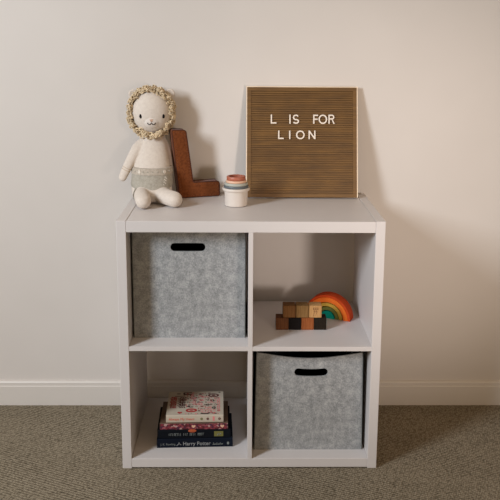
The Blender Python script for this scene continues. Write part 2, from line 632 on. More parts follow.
# ------------------------------------------------------------------ letter board
LEAN = math.radians(13.1)
BO = (36.95, 31.0, 76.84)
BW, BH, BT = 36.2, 36.05, 1.35
def letter_board():
    t = thing('letter_board', 'square brown wooden letter board leaning on the wall behind the white letters', 'letter board', BO, (-LEAN, 0, 0))
    e = 0.3
    # grooved stained panel: plain margins left and right, ridges between
    z0, z1 = 1.1, BH - 1.2
    n = 46
    prof = [(0.0, e), (0.0, z0)]
    p = (z1 - z0) / n
    for i in range(n):
        z = z0 + i * p
        prof += [(0.0, z + p * .06), (0.42, z + p * .14), (0.42, z + p * .44), (0.0, z + p * .56)]
    prof += [(0.0, z1), (0.0, BH - e)]
    bm = bmesh.new()
    def strip(xa, xb, pr):
        A = [bm.verts.new((xa, y, z)) for y, z in pr]
        B = [bm.verts.new((xb, y, z)) for y, z in pr]
        for i in range(len(pr) - 1):
            bm.faces.new((A[i], B[i], B[i + 1], A[i + 1]))
        ca = bm.verts.new((xa, BT, pr[0][1])), bm.verts.new((xa, BT, pr[-1][1]))
        cb = bm.verts.new((xb, BT, pr[0][1])), bm.verts.new((xb, BT, pr[-1][1]))
        bm.faces.new((A[0], ca[0], cb[0], B[0]))
        bm.faces.new((A[-1], B[-1], cb[1], ca[1]))
        bm.faces.new((ca[0], ca[1], cb[1], cb[0]))
        bm.faces.new(A[::-1] + [ca[0], ca[1]])
        bm.faces.new(B + [cb[1], cb[0]])
    strip(e + 1.25, BW - e - 1.25, prof)
    flat = [(0.0, e), (0.0, BH - e)]
    strip(e, e + 1.25, flat)
    strip(BW - e - 1.25, BW - e, flat)
    bmesh.ops.recalc_face_normals(bm, faces=bm.faces)
    obj('grooved_panel', bm, M['board'], t)
    bm = bmesh.new()  # thin pale border on both sides and the top
    box(bm, 0, e, -.02, BT, 0, BH)
    box(bm, BW - e, BW, -.02, BT, 0, BH)
    box(bm, e, BW - e, -.02, BT, BH - e, BH)
    f = obj('pale_border', bm, M['pale_wood'], t)
    f['label'] = 'pale edge of the board'
    obj('bottom_edge', boxbm(e, BW - e, -.02, BT, 0, e), M['board'], t)
letter_board()

def letter_strokes(ch, w, h, t):
    """list of closed outlines (with holes) in a w x h box"""
    if ch == 'L':
        return [([(0, 0), (w, 0), (w, t), (t, t), (t, h), (0, h)], [])]
    if ch == 'I':
        return [([(0, 0), (w, 0), (w, h), (0, h)], [])]
    if ch == 'F':
        m = h * .5
        return [([(0, 0), (t, 0), (t, m - t / 2), (w * .9, m - t / 2), (w * .9, m + t / 2), (t, m + t / 2), (t, h - t), (w, h - t), (w, h), (0, h)], [])]
    if ch == 'N':
        k = t * 1.15
        return [([(0, 0), (t, 0), (t, h - k * 1.5), (w - t, 0), (w, 0), (w, h), (w - t, h), (w - t, k * 1.5), (t, h), (0, h)], [])]
    if ch == 'O':
        return [(arc(w / 2, h / 2, w / 2, h / 2, 0, 2 * PI, 40)[:-1], [arc(w / 2, h / 2, w / 2 - t, h / 2 - t, 0, 2 * PI, 40)[:-1]])]
    if ch == 'R':
        r = h * .27
        cy = h - r
        cx = w - r - w * .08
        out = [(0, 0), (t, 0), (t, h - 2 * r), (w * .5, h - 2 * r), (w - t * 1.15, 0), (w, 0), (w * .64, h - 2 * r + .02)] + \
            arc(cx, cy, r, r, -PI / 2 + .35, PI / 2, 14) + [(0, h)]
        hole = [(t, h - 2 * r + t), (cx, h - 2 * r + t)] + arc(cx, cy, r - t, r - t, -PI / 2 + .2, PI / 2, 12) + [(t, h - t)]
        return [(out, [hole])]
    if ch == 'S':
        r = h * .27
        r1 = w / 2 - t / 2
        ry1, ry2 = h * .235, h * .265 - t * .0
        c1 = (w / 2, h - t / 2 - ry1)
        c2 = (w / 2, t / 2 + (h - t - 2 * ry1) / 2)
        ry2 = (h - t - 2 * ry1) / 2
        cen = arc(c1[0], c1[1], r1 * .92, ry1, math.radians(25), math.radians(270), 22) + \
            arc(c2[0], c2[1], r1, ry2, math.radians(90), math.radians(-155), 24)[1:]
        A, B = [], []
        for i, p in enumerate(cen):
            a = Vector(cen[max(0, i - 1)]); b = Vector(cen[min(len(cen) - 1, i + 1)])
            d = (b - a).normalized()
            nn = Vector((-d.y, d.x)) * t / 2
            A.append(tuple(Vector(p) + nn)); B.append(tuple(Vector(p) - nn))
        return [(A + B[::-1], [])]

def letters():
    rot = Matrix.Rotation(-LEAN, 4, 'X')
    T = .43
    up, lo = 'on the upper line of the wooden board', 'on the lower line of the wooden board'
    for ch, x0, z0, x1, z1, lab in [
            ('L', 7.7, 23.85, 9.55, 26.8, 'white plastic letter L ' + up),
            ('I', 13.72, 23.85, 14.15, 26.8, 'white plastic letter I ' + up),
            ('S', 14.8, 23.82, 16.9, 26.83, 'white plastic letter S ' + up),
            ('F', 21.45, 23.87, 23.05, 26.82, 'white plastic letter F ' + up),
            ('O', 23.2, 23.8, 26.0, 26.86, 'white plastic letter O ' + up),
            ('R', 26.4, 23.87, 28.5, 26.84, 'white plastic letter R ' + up),
            ('L', 10.1, 18.85, 11.9, 21.6, 'white plastic letter L ' + lo),
            ('I', 13.66, 18.85, 14.08, 21.6, 'white plastic letter I ' + lo),
            ('O', 15.9, 18.8, 18.7, 21.65, 'white plastic letter O ' + lo),
            ('N', 19.95, 18.87, 22.2, 21.62, 'white plastic letter N ' + lo)]:
        bm = bmesh.new()
        for out, holes in letter_strokes(ch, x1 - x0, z1 - z0, T):
            plate(bm, out, holes, lambda a, b, d: (a, -.26 + d, b), .24)
        o = obj('board_letter', bm, M['letter'])
        pos = Vector(BO) + rot @ Vector((x0 + .25, 0, z0))
        root_mesh(o, pos, (-LEAN, 0, 0))
        tag(o, lab, 'letter', 'white letters on the letter board')
letters()

# ------------------------------------------------------------------ plush lion
def lion():
    bx, by, bz = 7.6, 25.5, 76.5
    t = thing('plush_lion', 'cream plush lion toy with curly straw mane and sage shorts sitting on the shelf', 'plush toy', (bx, by, bz))
    def L(p):
        return Vector((p[0] - bx, p[1] - by, p[2] - bz))
    def lobj(name, bm, mat, parent, smooth=False):
        # the toy leans back: its head rests against the wall
        for v in bm.verts:
            q = min(1.0, max(0.0, (v.co.z + bz - 80) / 18))
            v.co.y += 8.8 * q
            v.co.z -= 0.35 * q
            v.co.x -= 0.9 * q
        return obj(name, bm, mat, parent, smooth)
    HC, HR = (7.75, 25.3, 104.1), (6.3, 5.1, 6.95)
    torso = [  # z, centre x, centre y, rx, ry
        (76.6, 7.4, 26.2, 3.6, 3.0), (77.3, 7.4, 26.2, 5.4, 4.6), (79, 7.35, 26.2, 6.3, 5.3), (82, 7.3, 26.2, 6.35, 5.3), (85, 7.4, 26.4, 6.05, 5.0),
        (88, 7.5, 26.6, 5.6, 4.6), (91, 7.65, 26.8, 5.1, 4.2), (94, 7.8, 26.9, 4.55, 3.7), (96.5, 7.85, 26.8, 3.7, 3.2), (98.5, 7.8, 26.5, 2.6, 2.5), (100, 7.7, 26.2, 1.8, 1.8)]
    def loft(bm, secs, n=32):
        rings = [[bm.verts.new(L((cx + rx * math.cos(2 * PI * k / n), cy + ry * math.sin(2 * PI * k / n), z))) for k in range(n)] for z, cx, cy, rx, ry in secs]
        for A, B in zip(rings, rings[1:]):
            for k in range(n):
                bm.faces.new((A[k], A[(k + 1) % n], B[(k + 1) % n], B[k]))
        bm.faces.new(rings[0][::-1])
        bm.faces.new(rings[-1])
    def limb(bm, pts, rr, grow=0.0):
        P, Rr = [], []
        for i in range(len(pts) - 1):
            for k in range(6):
                s = k / 6
                P.append(L(pts[i]).lerp(L(pts[i + 1]), s)); Rr.append(rr[i] * (1 - s) + rr[i + 1] * s + grow)
        P.append(L(pts[-1])); Rr.append(rr[-1] + grow)
        tube(bm, P, Rr, 20)
        for q, r in ((P[0], Rr[0]), (P[-1], Rr[-1])):
            ellipsoid(bm, q, (r, r, r), 20, 12)
    LEGL = ([(4.4, 24.5, 79.2), (4.9, 20.5, 79.3), (6.0, 15.4, 78.9)], [2.4, 2.45, 2.4])
    LEGR = ([(10.4, 24.5, 79.1), (11.9, 20.6, 79.2), (15.2, 17.6, 78.9)], [2.4, 2.45, 2.4])
    ARML = ([(5.2, 26.3, 95.0), (2.7, 25.6, 92.6), (0.2, 25.2, 88.0), (-1.6, 24.8, 84.2)], [1.7, 1.75, 1.55, 1.35])
    ARMR = ([(10.9, 26.8, 94.4), (12.2, 27.8, 91.8), (12.6, 29.2, 88.0), (12.5, 29.6, 85.0)], [1.5, 1.4, 1.3, 1.2])
    bm = bmesh.new()
    loft(bm, torso)
    hv = ellipsoid(bm, L(HC), HR, 40, 28)
    for p_, r_ in (LEGL, LEGR, ARML, ARMR):
        limb(bm, p_, r_)
    # ears, round and a little flattened, behind the mane
    bm = remeshed(bm, 0.28, 8)
    for v in bm.verts:
        if v.co.z < 0.05:
            v.co.z = 0.05
    body = lobj('body', bm, M['cloth'], t, smooth='all')
    for s, ex, ez in ((-1, 1.7, 109.7), (1, 13.4, 110.0)):
        bm = bmesh.new()
        ellipsoid(bm, L((ex, 26.6, ez)), (1.6, .75, 1.6), 20, 14)
        for v in bm.verts:      # hollow the front of the ear
            dx, dz = v.co.x - (ex - bx), v.co.z - (ez - bz)
            q = 1 - (dx * dx + dz * dz) / 1.3 ** 2
            if q > 0 and v.co.y < 26.6 - by:
                v.co.y += .75 * q
        lobj('ear', bm, M['cloth'], t, smooth='all')
    def face_y(x, z, out=0.0):
        q = 1 - ((x - HC[0]) / (HR[0] + out)) ** 2 - ((z - HC[2]) / (HR[2] + out)) ** 2
        return HC[1] - (HR[1] - .12 + out) * math.sqrt(max(0, q))
    # raised muzzle and pale blaze of the face
    bm = bmesh.new()
    def patch(ox, oz, rx, rz, lift):
        c = bm.verts.new(L((ox, face_y(ox, oz) - lift, oz)))
        prev = None
        for j in range(1, 7):
            ring = []
            for k in range(28):
                a = 2 * PI * k / 28
                x, z = ox + rx * j / 6 * math.cos(a), oz + rz * j / 6 * math.sin(a)
                ring.append(bm.verts.new(L((x, face_y(x, z) - lift * (1 - (j / 6) ** 2) + (.12 if j == 6 else 0), z))))
            for k in range(28):
                if prev is None:
                    bm.faces.new((c, ring[(k + 1) % 28], ring[k]))
                else:
                    bm.faces.new((prev[k], prev[(k + 1) % 28], ring[(k + 1) % 28], ring[k]))
            prev = ring
    patch(8.1, 101.05, 2.6, 2.0, .55)
    bmesh.ops.recalc_face_normals(bm, faces=bm.faces)
    lobj('muzzle', bm, M['muzzle'], t, smooth='all')
    # seam down the forehead
    bm = bmesh.new()
    for xx in (7.0, 9.0):
        tube(bm, [L((xx + .25 * (k / 8) * (1 if xx < 8 else -1), face_y(xx, 110.2 - k * .75) - .0, 110.2 - k * .75)) for k in range(9)], .07, 6)
    lobj('face_seam', bm, M['muzzle'], t, smooth='all')
    for ex in (4.72, 11.75):
        bm = bmesh.new()
        ellipsoid(bm, L((ex, face_y(ex, 103.3) - .05, 103.3)), (.48, .26, .70), 16, 12)
        lobj('eye', bm, M['black'], t, smooth='all')
    def my(x, z):
        q = ((x - 8.1) / 2.6) ** 2 + ((z - 101.05) / 2.0) ** 2
        return face_y(x, z) - .55 * max(0, 1 - q) - .03
    bm = bmesh.new()
    pts = []
    for k in range(17):
        x = 8.12 - 1.3 + 2.6 * k / 16
        s = abs(x - 8.12) / 1.3
        z = 101.3 - .62 * math.sin(PI * min(1, s * .95)) + .12 * s
        pts.append(L((x, my(x, z), z)))
    tube(bm, pts, .14, 6)
    lobj('mouth', bm, M['black'], t, smooth='all')
    bm = bmesh.new()
    for k, dx in enumerate((-.5, -.25, 0, .25, .5)):
        z1 = 102.45
        x = 8.12 + dx
        tube(bm, [L((x, my(x, z1) - .02, z1)), L((8.12 + dx * .4, my(8.12 + dx * .4, 101.8) - .02, 101.8 - .25 * (1 - abs(dx) * 2)))], .09, 6)
    lobj('nose', bm, M['nose'], t, smooth='all')
    # mane: curls of yarn around the face and over the back of the head
    bm = bmesh.new()
    rnd = random.Random(3)
    def curl(c, nrm, r, tr, turns):
        nrm = nrm.normalized()
        u = nrm.orthogonal().normalized()
        u.rotate(Matrix.Rotation(rnd.uniform(0, 2 * PI), 3, nrm))
        w = nrm.cross(u)
        n = int(10 * turns)
        pts = [c + (u * math.cos(2 * PI * k / 10) + w * math.sin(2 * PI * k / 10)) * r * (1 - .25 * k / n) + nrm * (k / n - .5) * r * 1.3 for k in range(n + 1)]
        tube(bm, pts, tr, 5)
    for i in range(430):
        a = 2 * PI * i / 430 * 7.0 + rnd.uniform(-.1, .1)
        row = rnd.random()
        ca, sa = math.cos(a), math.sin(a)
        # ring from the edge of the face outwards and back
        yy = -2.5 + row * 5.6
        k = math.sqrt(max(0.05, 1 - (yy / (HR[1] + .4)) ** 2))
        rx, rz = (HR[0] + .62) * max(k, .92), (HR[2] + .55) * max(k, .93)
        jj = rnd.uniform(-.35, .75)
        c = Vector((HC[0] - .18 + (rx + jj) * ca, HC[1] + yy, HC[2] + .1 + (rz + jj) * sa * (1.0 if sa > 0 else 1.03)))
        out = Vector((ca, -.35 + row * .6, sa))
        axis = out + Vector((rnd.uniform(-.9, .9), rnd.uniform(-.9, .9), rnd.uniform(-.9, .9)))
        curl(L(c), axis, rnd.uniform(.5, .85), rnd.uniform(.13, .20), rnd.uniform(1.3, 2.2))
    for i in range(150):
        z = 1 - 2 * (i + .5) / 150
        ph = i * 2.399963
        r = math.sqrt(1 - z * z)
        d = Vector((r * math.cos(ph), r * math.sin(ph), z))
        if d.y < .25:
            continue
        c = Vector((HC[0] + d.x * (HR[0] + .4), HC[1] + d.y * (HR[1] + .4), HC[2] + d.z * (HR[2] + .3)))
        curl(L(c), d + Vector((rnd.uniform(-.6, .6), rnd.uniform(-.6, .6), rnd.uniform(-.6, .6))), .85, .26, 1.6)
    # short chin curls hanging in front
    for i in range(34):
        a = -PI / 2 + rnd.uniform(-.8, .7)
        c = Vector((HC[0] + 5.2 * math.cos(a) + .3, HC[1] - 2.9 + rnd.uniform(-1.0, .4), HC[2] + 7.0 * math.sin(a) + rnd.uniform(-.5, .5)))
        curl(L(c), Vector((rnd.uniform(-.5, .5), -1, rnd.uniform(-.6, .2))), rnd.uniform(.5, .75), .18, 1.5)
    lobj('mane', bm, M['mane'], t, smooth='all')
    # shorts
    bm = bmesh.new()
    sh = [(z, cx, cy, rx + .32, ry + .32) for z, cx, cy, rx, ry in torso if 81 < z < 86.5] + [(87.1, 7.47, 26.55, 6.05, 5.0)]
    sh = [(79.8, 7.35, 26.2, 4.9, 4.4), (80.6, 7.35, 26.2, 6.0, 5.2)] + sh
    loft(bm, sh)
    for p_, r_ in (LEGL, LEGR):
        a, b = Vector(p_[0]), Vector(p_[1])
        limb_pts = [tuple(a), tuple(a.lerp(b, .55))]
        P = [L(limb_pts[0]).lerp(L(limb_pts[1]), k / 5) for k in range(6)]
        tube(bm, P, [r_[0] + .35] * 6, 24)
    bm = remeshed(bm, 0.28, 3)
    for v in bm.verts:
        v.co.z = max(v.co.z, .03)
    lobj('shorts', bm, M['shorts'], t, smooth='all')
    for p_, r_ in (LEGL, LEGR):
        a, b = L(p_[0]), L(p_[1])
        c = a.lerp(b, .56)
        d = (b - a).normalized()
        u = d.orthogonal().normalized(); w = d.cross(u)
        bm = bmesh.new()
        tube(bm, [c + (u * math.cos(2 * PI * k / 28) + w * math.sin(2 * PI * k / 28)) * (r_[0] + .3) for k in range(28)], .13, 8, closed=True)
        for v in bm.verts:
            v.co.z = max(v.co.z, .03)
        lobj('leg_hem', bm, M['shorts'], t, smooth='all')
    bm = bmesh.new()
    n = 40
    def ring(z, dr):
        f = (z - 85) / 3.0
        cx, cy = 7.4 + .1 * f, 26.4 + .2 * f
        rx, ry = 6.05 - .45 * f, 5.0 - .4 * f
        return [bm.verts.new(L((cx + (rx + dr) * math.cos(2 * PI * k / n), cy + (ry + dr) * math.sin(2 * PI * k / n), z))) for k in range(n)]
    rs = [ring(85.2, .2), ring(85.25, .55), ring(86.1, .62), ring(87.15, .55), ring(87.25, .1)]
    for A, B in zip(rs, rs[1:]):
        for k in range(n):
            bm.faces.new((A[k], A[(k + 1) % n], B[(k + 1) % n], B[k]))
    bmesh.ops.recalc_face_normals(bm, faces=bm.faces)
    wb = lobj('waistband', bm, M['waistband'], t, smooth=True)
    bm = bmesh.new()
    for k in range(26):
        a = 2 * PI * k / 26
        ellipsoid(bm, L((7.45 + 6.4 * math.cos(a), 26.45 + 5.3 * math.sin(a), 86.2)), (.30, .30, .28), 10, 6)
    lobj('trim', bm, M['shorts'], wb, smooth='all')
    for a in (math.radians(238), math.radians(312)):
        c = L((7.45 + 6.5 * math.cos(a), 26.45 + 5.42 * math.sin(a), 86.2))
        d = Vector((math.cos(a), math.sin(a), 0))
        bm = bmesh.new()
        lathe(bm, [(0, .08), (.22, .08), (.32, .2), (.46, .19), (.52, .08), (.47, -.1), (0, -.1)], 20)
        bmesh.ops.rotate(bm, verts=bm.verts, matrix=d.to_track_quat('Z', 'Y').to_matrix())
        bmesh.ops.translate(bm, verts=bm.verts, vec=c)
        lobj('button', bm, M['button'], wb, smooth='all')
    # stitched sprig on the hip, wrist stitches
    bm = bmesh.new()
    for k in range(7):
        z = 84.6 - k * .36
        a = math.radians(314 + (k % 2) * 5 - k)
        ellipsoid(bm, L((7.4 + 6.6 * math.cos(a), 26.35 + 5.5 * math.sin(a), z)), (.18, .16, .16), 8, 6)
    lobj('embroidery', bm, M['button'], t, smooth='all')
    a, b = L(ARML[0][2]), L(ARML[0][3])
    d = (b - a).normalized(); u = d.orthogonal().normalized(); w = d.cross(u)
    bm = bmesh.new()
    for off in (.30, .46):
        c = a.lerp(b, off)
        tube(bm, [c + (u * math.cos(2 * PI * k / 20) + w * math.sin(2 * PI * k / 20)) * (1.5 - .2 * off) for k in range(20)], .07, 6, closed=True)
    lobj('wrist_stitch', bm, M['thread'], t, smooth='all')
lion()

# ------------------------------------------------------------------ plush letter L
def plush_letter():
    yaw = math.radians(17)
    t = thing('plush_letter', 'rust brown corduroy cushion shaped like the letter L beside the lion', 'cushion', (15.95, 30.6, 76.5), (0, 0, yaw))
    SH = -.115
    d = 4.0
    out = rounded_poly([(-.2, 0), (13.1, .0), (13.5, 4.9), (4.8, 4.9), (4.5, 21.9), (0.0, 22.1)], [.5, .9, .9, .6, .9, .8], 5)
    def fn(a, b, y):
        return (a + SH * b, y, b)
    # body with softly rounded front and back
    n = len(out)
    bm = bmesh.new()
    def inset(pts, q):
        res = []
        for i in range(n):
            p = Vector(pts[i]); a = Vector(pts[i - 1]); b = Vector(pts[(i + 1) % n])
            tng = (b - a).normalized()
            res.append((p.x - tng.y * q, p.y + tng.x * q))
        return res
    layers = [(.42, 0.0), (.14, .09), (0, .35), (0, d - .35), (.14, d - .09), (.42, d)]
    rings = [[bm.verts.new(fn(a, b, y)) for a, b in inset(out, q)] for q, y in layers]
    for A, B in zip(rings, rings[1:]):
        for k in range(n):
            bm.faces.new((A[k], A[(k + 1) % n], B[(k + 1) % n], B[k]))
    for r in (rings[0], rings[-1]):
        bmesh.ops.triangle_fill(bm, edges=[bm.edges.get((r[k], r[(k + 1) % n])) for k in range(n)], use_beauty=True)
    bmesh.ops.recalc_face_normals(bm, faces=bm.faces)
    for v in bm.verts:
        v.co.z = max(v.co.z, .03)
    obj('cushion_body', bm, M['velvet'], t, smooth=True)
    for y in (.22, d - .22):
        bm = bmesh.new()
        tube(bm, [fn(a, max(b, .17), y) for a, b in inset(out, -.02)], .17, 8, closed=True)
        for v in bm.verts:
            v.co.z = max(v.co.z, .02)
        obj('piping', bm, M['piping'], t, smooth='all')
    # hand stitches along the left side
    bm = bmesh.new()
    for k in range(24):
        z = .9 + k * .85
        tube(bm, [fn(-.04, z, 1.0), fn(-.12, z + .2, 1.5), fn(-.04, z + .4, 2.0)], .09, 6)
    obj('stitching', bm, M['stitch'], t, smooth='all')
    bm = bmesh.new()
    pts = inset(out, .62)
    for i in range(0, n):
        a, b = Vector(pts[i]), Vector(pts[(i + 1) % n])
        m = int((b - a).length / .9)
        for k in range(m):
            p, q = a.lerp(b, (k + .25) / m), a.lerp(b, (k + .75) / m)
            tube(bm, [fn(p.x, p.y, -.02), fn(q.x, q.y, -.02)], .07, 6)
    obj('stitching', bm, M['stitch'], t, smooth='all')
plush_letter()

# ------------------------------------------------------------------ stacking cups
def cups():
    cx, cy, cz = 33.88, 21.0, 76.5
    th = .2
    # name, material, base z, lip bottom z, lip top z, body radius at lip, lip radius
    S = [('cream stacking cup with a wide rim, bottom of the nested cups', 'cup_cream', 0.0, 4.75, 5.62, 3.62, 4.2),
         ('slate grey stacking cup sitting in the cream cup', 'cup_slate', .5, 5.64, 6.36, 3.28, 3.82),
         ('sage green stacking cup sitting in the slate grey cup', 'cup_sage', 1.0, 6.38, 7.2, 3.0, 3.6),
         ('peach stacking cup sitting in the sage green cup', 'cup_sand', 1.5, 7.22, 7.95, 2.72, 3.2),
         ('terracotta stacking cup on top of the nested cups', 'cup_rust', 2.0, 7.97, 9.15, 2.44, 2.9)]
    for lab, m, zb, z0, z1, r, rl in S:
        bm = bmesh.new()
        rb = r * .97 - .03
        ri = r - th
        c = .18
        prof = [(0, zb), (rb - .2, zb), (rb, zb + .2), (r, z0), (rl - .1, z0 + .02), (rl, z0 + c), (rl, z1 - c), (rl - .15, z1)]
        prof += [(ri + .12, z1), (ri, z1 - .12), (rb - th, zb + .35), (0, zb + .35)]
        lathe(bm, prof, 56)
        bmesh.ops.recalc_face_normals(bm, faces=bm.faces)
        o = obj('stacking_cup', bm, M[m], smooth=True)
        root_mesh(o, (cx, cy, cz))
        tag(o, lab, 'cup', 'nested stacking cups on the shelf top')
cups()

# ------------------------------------------------------------------ wooden blocks
def blocks():
    s = 3.84
    low = [('walnut', 'medium brown wooden block, left end of the lower row'),
           ('ebony', 'black wooden block in the lower row between two brown ones'),
           ('cherry', 'orange brown wooden block in the lower row between two dark ones'),
           ('smoked', 'dark olive brown wooden block, right end of the lower row')]
    top = [('oak', 'brown oak wooden block, left end of the upper row'),
           ('ash', 'yellowish tan wooden block in the middle of the upper row'),
           ('maple', 'pale wooden block with engraved marks, right end of the upper row')]
    rnd = random.Random(5)
    for row, (lst, x0, y0, z0, st) in enumerate(((low, 46.35, 13.05, ZM1, 3.9), (top, 48.5, 13.35, ZM1 + s, 4.02))):
        for i, (m, lab) in enumerate(lst):
            yaw = math.radians(rnd.uniform(-.5, .5))
            c = (x0 + st * i + s / 2, y0 + s / 2, z0 + .01 * (row + 1))
            bm = boxbm(-s / 2, s / 2, -s / 2, s / 2, 0, s)
            if m == 'maple':
                t = thing('wooden_block', lab, 'block', c, (0, 0, yaw), 'wooden blocks stacked in the upper right cube')
                obj('cube', bm, M[m], t, bevel=.16, seg=3, smooth=True)
                e = bmesh.new()
                y = -s / 2 - .02
                for a, b, w in [((-.7, 1.25), (.85, 1.25), .16), ((-.65, .75), (.9, .75), .13), ((-.55, 1.25), (-.6, .6), .16), ((.1, 1.25), (.1, .6), .14), ((.75, 1.25), (.8, .65), .16),
                                ((-.2, .55), (-.5, -.1), .13), ((.2, .5), (.55, -.1), .14), ((-.4, .15), (.45, .1), .12), ((-.1, -.1), (-.6, -.75), .13), ((.3, -.1), (.35, -.8), .13), ((-.7, -1.05), (-.35, -1.1), .16), ((.05, -.95), (.2, -1.1), .16)]:
                    tube(e, [(a[0], y, s / 2 + a[1]), (b[0], y, s / 2 + b[1])], w * .55, 6)
                for v in e.verts:
                    v.co.y = y + (v.co.y - y) * .3
                obj('engraving', e, M['engrave'], t)
            else:
                o = obj('wooden_block', bm, M[m], bevel=.16, seg=3, smooth=True)
                root_mesh(o, c, (0, 0, yaw))
                tag(o, lab, 'block', 'wooden blocks stacked in the upper right cube')
blocks()

# ------------------------------------------------------------------ stacking rainbow
def rainbow():
    yaw = math.radians(-25)
    R0 = 7.7
    ux, uy = math.cos(yaw), math.sin(yaw)
    c = (70.1 - R0 * ux, 19.75 - R0 * uy, ZM1 + .01)
    spec = [(7.7, 7.0, 'rb_red', 'red orange outer arch of the wooden stacking rainbow'),
            (6.93, 5.4, 'rb_orange', 'bright orange arch, second from outside in the wooden rainbow'),
            (5.08, 4.0, 'rb_yellow', 'olive yellow arch between the orange and green arches of the rainbow'),
            (3.72, 2.75, 'rb_green', 'moss green arch around the teal centre of the rainbow'),
            (2.45, 0, 'rb_teal', 'teal half round centre piece of the wooden rainbow')]
    for ro, ri, m, lab in spec:
        outl = arc(0, 0, ro, ro, 0, PI, 48)
        if ri:
            outl = outl + arc(0, 0, ri, ri, PI, 0, 40)
        bm = bmesh.new()
        plate(bm, outl, [], lambda a, b, d: (a, d, b), 4.0)
        ed = [e for e in bm.edges if len(e.link_faces) == 2 and e.calc_face_angle(0) > 1.0]
        bmesh.ops.bevel(bm, geom=ed, offset=.14, segments=2, affect='EDGES', profile=.5, clamp_overlap=True)
        o = obj('rainbow_arch' if ri else 'rainbow_centre', bm, M[m], smooth=True)
        root_mesh(o, c, (0, 0, yaw))
        tag(o, lab, 'toy', 'wooden stacking rainbow pieces')
rainbow()

# ------------------------------------------------------------------ books
def book(label, cx, y0, z0, w, d, h, yaw, cover, pages, board=.28, over=.3, group='books stacked in the lower left cube', spine=None):
    """spine faces the camera; local frame: x centred, y from the spine, z from the bottom"""
    t = thing('book', label, 'book', (cx, y0, z0), (0, 0, math.radians(yaw)), group)
    prof = [(0.25, 0), (d, 0), (d, board), (.55, board), (.4, board + .1), (.4, h - board - .1), (.55, h - board), (d, h - board), (d, h), (.25, h), (0.05, h - .2), (0, h * .5), (0.05, .2)]
    bm = bmesh.new()
    A = [bm.verts.new((-w / 2, y, z)) for y, z in prof]
    B = [bm.verts.new((w / 2, y, z)) for y, z in prof]
    n = len(prof)
    for i in range(n):
        bm.faces.new((A[i], A[(i + 1) % n], B[(i + 1) % n], B[i]))
    bm.faces.new(A[::-1]); bm.faces.new(B)
    bmesh.ops.triangulate(bm, faces=[f for f in bm.faces if len(f.verts) > 4])
    bmesh.ops.recalc_face_normals(bm, faces=bm.faces)
    obj('cover', bm, cover, t)
    obj('pages', boxbm(-w / 2 + over, w / 2 - over, .42, d - over, board + .01, h - board - .01), pages, t)
    return t

def spine_text(parent, s, size, x, z, mat, name='spine_lettering', shear=0.0, fit=None):
    bm = text_bm(s, size, .02)
    if fit:
        x1 = max(v.co.x for v in bm.verts); x0 = min(v.co.x for v in bm.verts)
        k = fit / (x1 - x0)
        for v in bm.verts:
            v.co.x = (v.co.x - x0) * k
    for v in bm.verts:
        v.co = Vector((x + v.co.x + shear * v.co.y, -.03 + v.co.z * .8, z + v.co.y))
    return obj(name, bm, mat, parent)

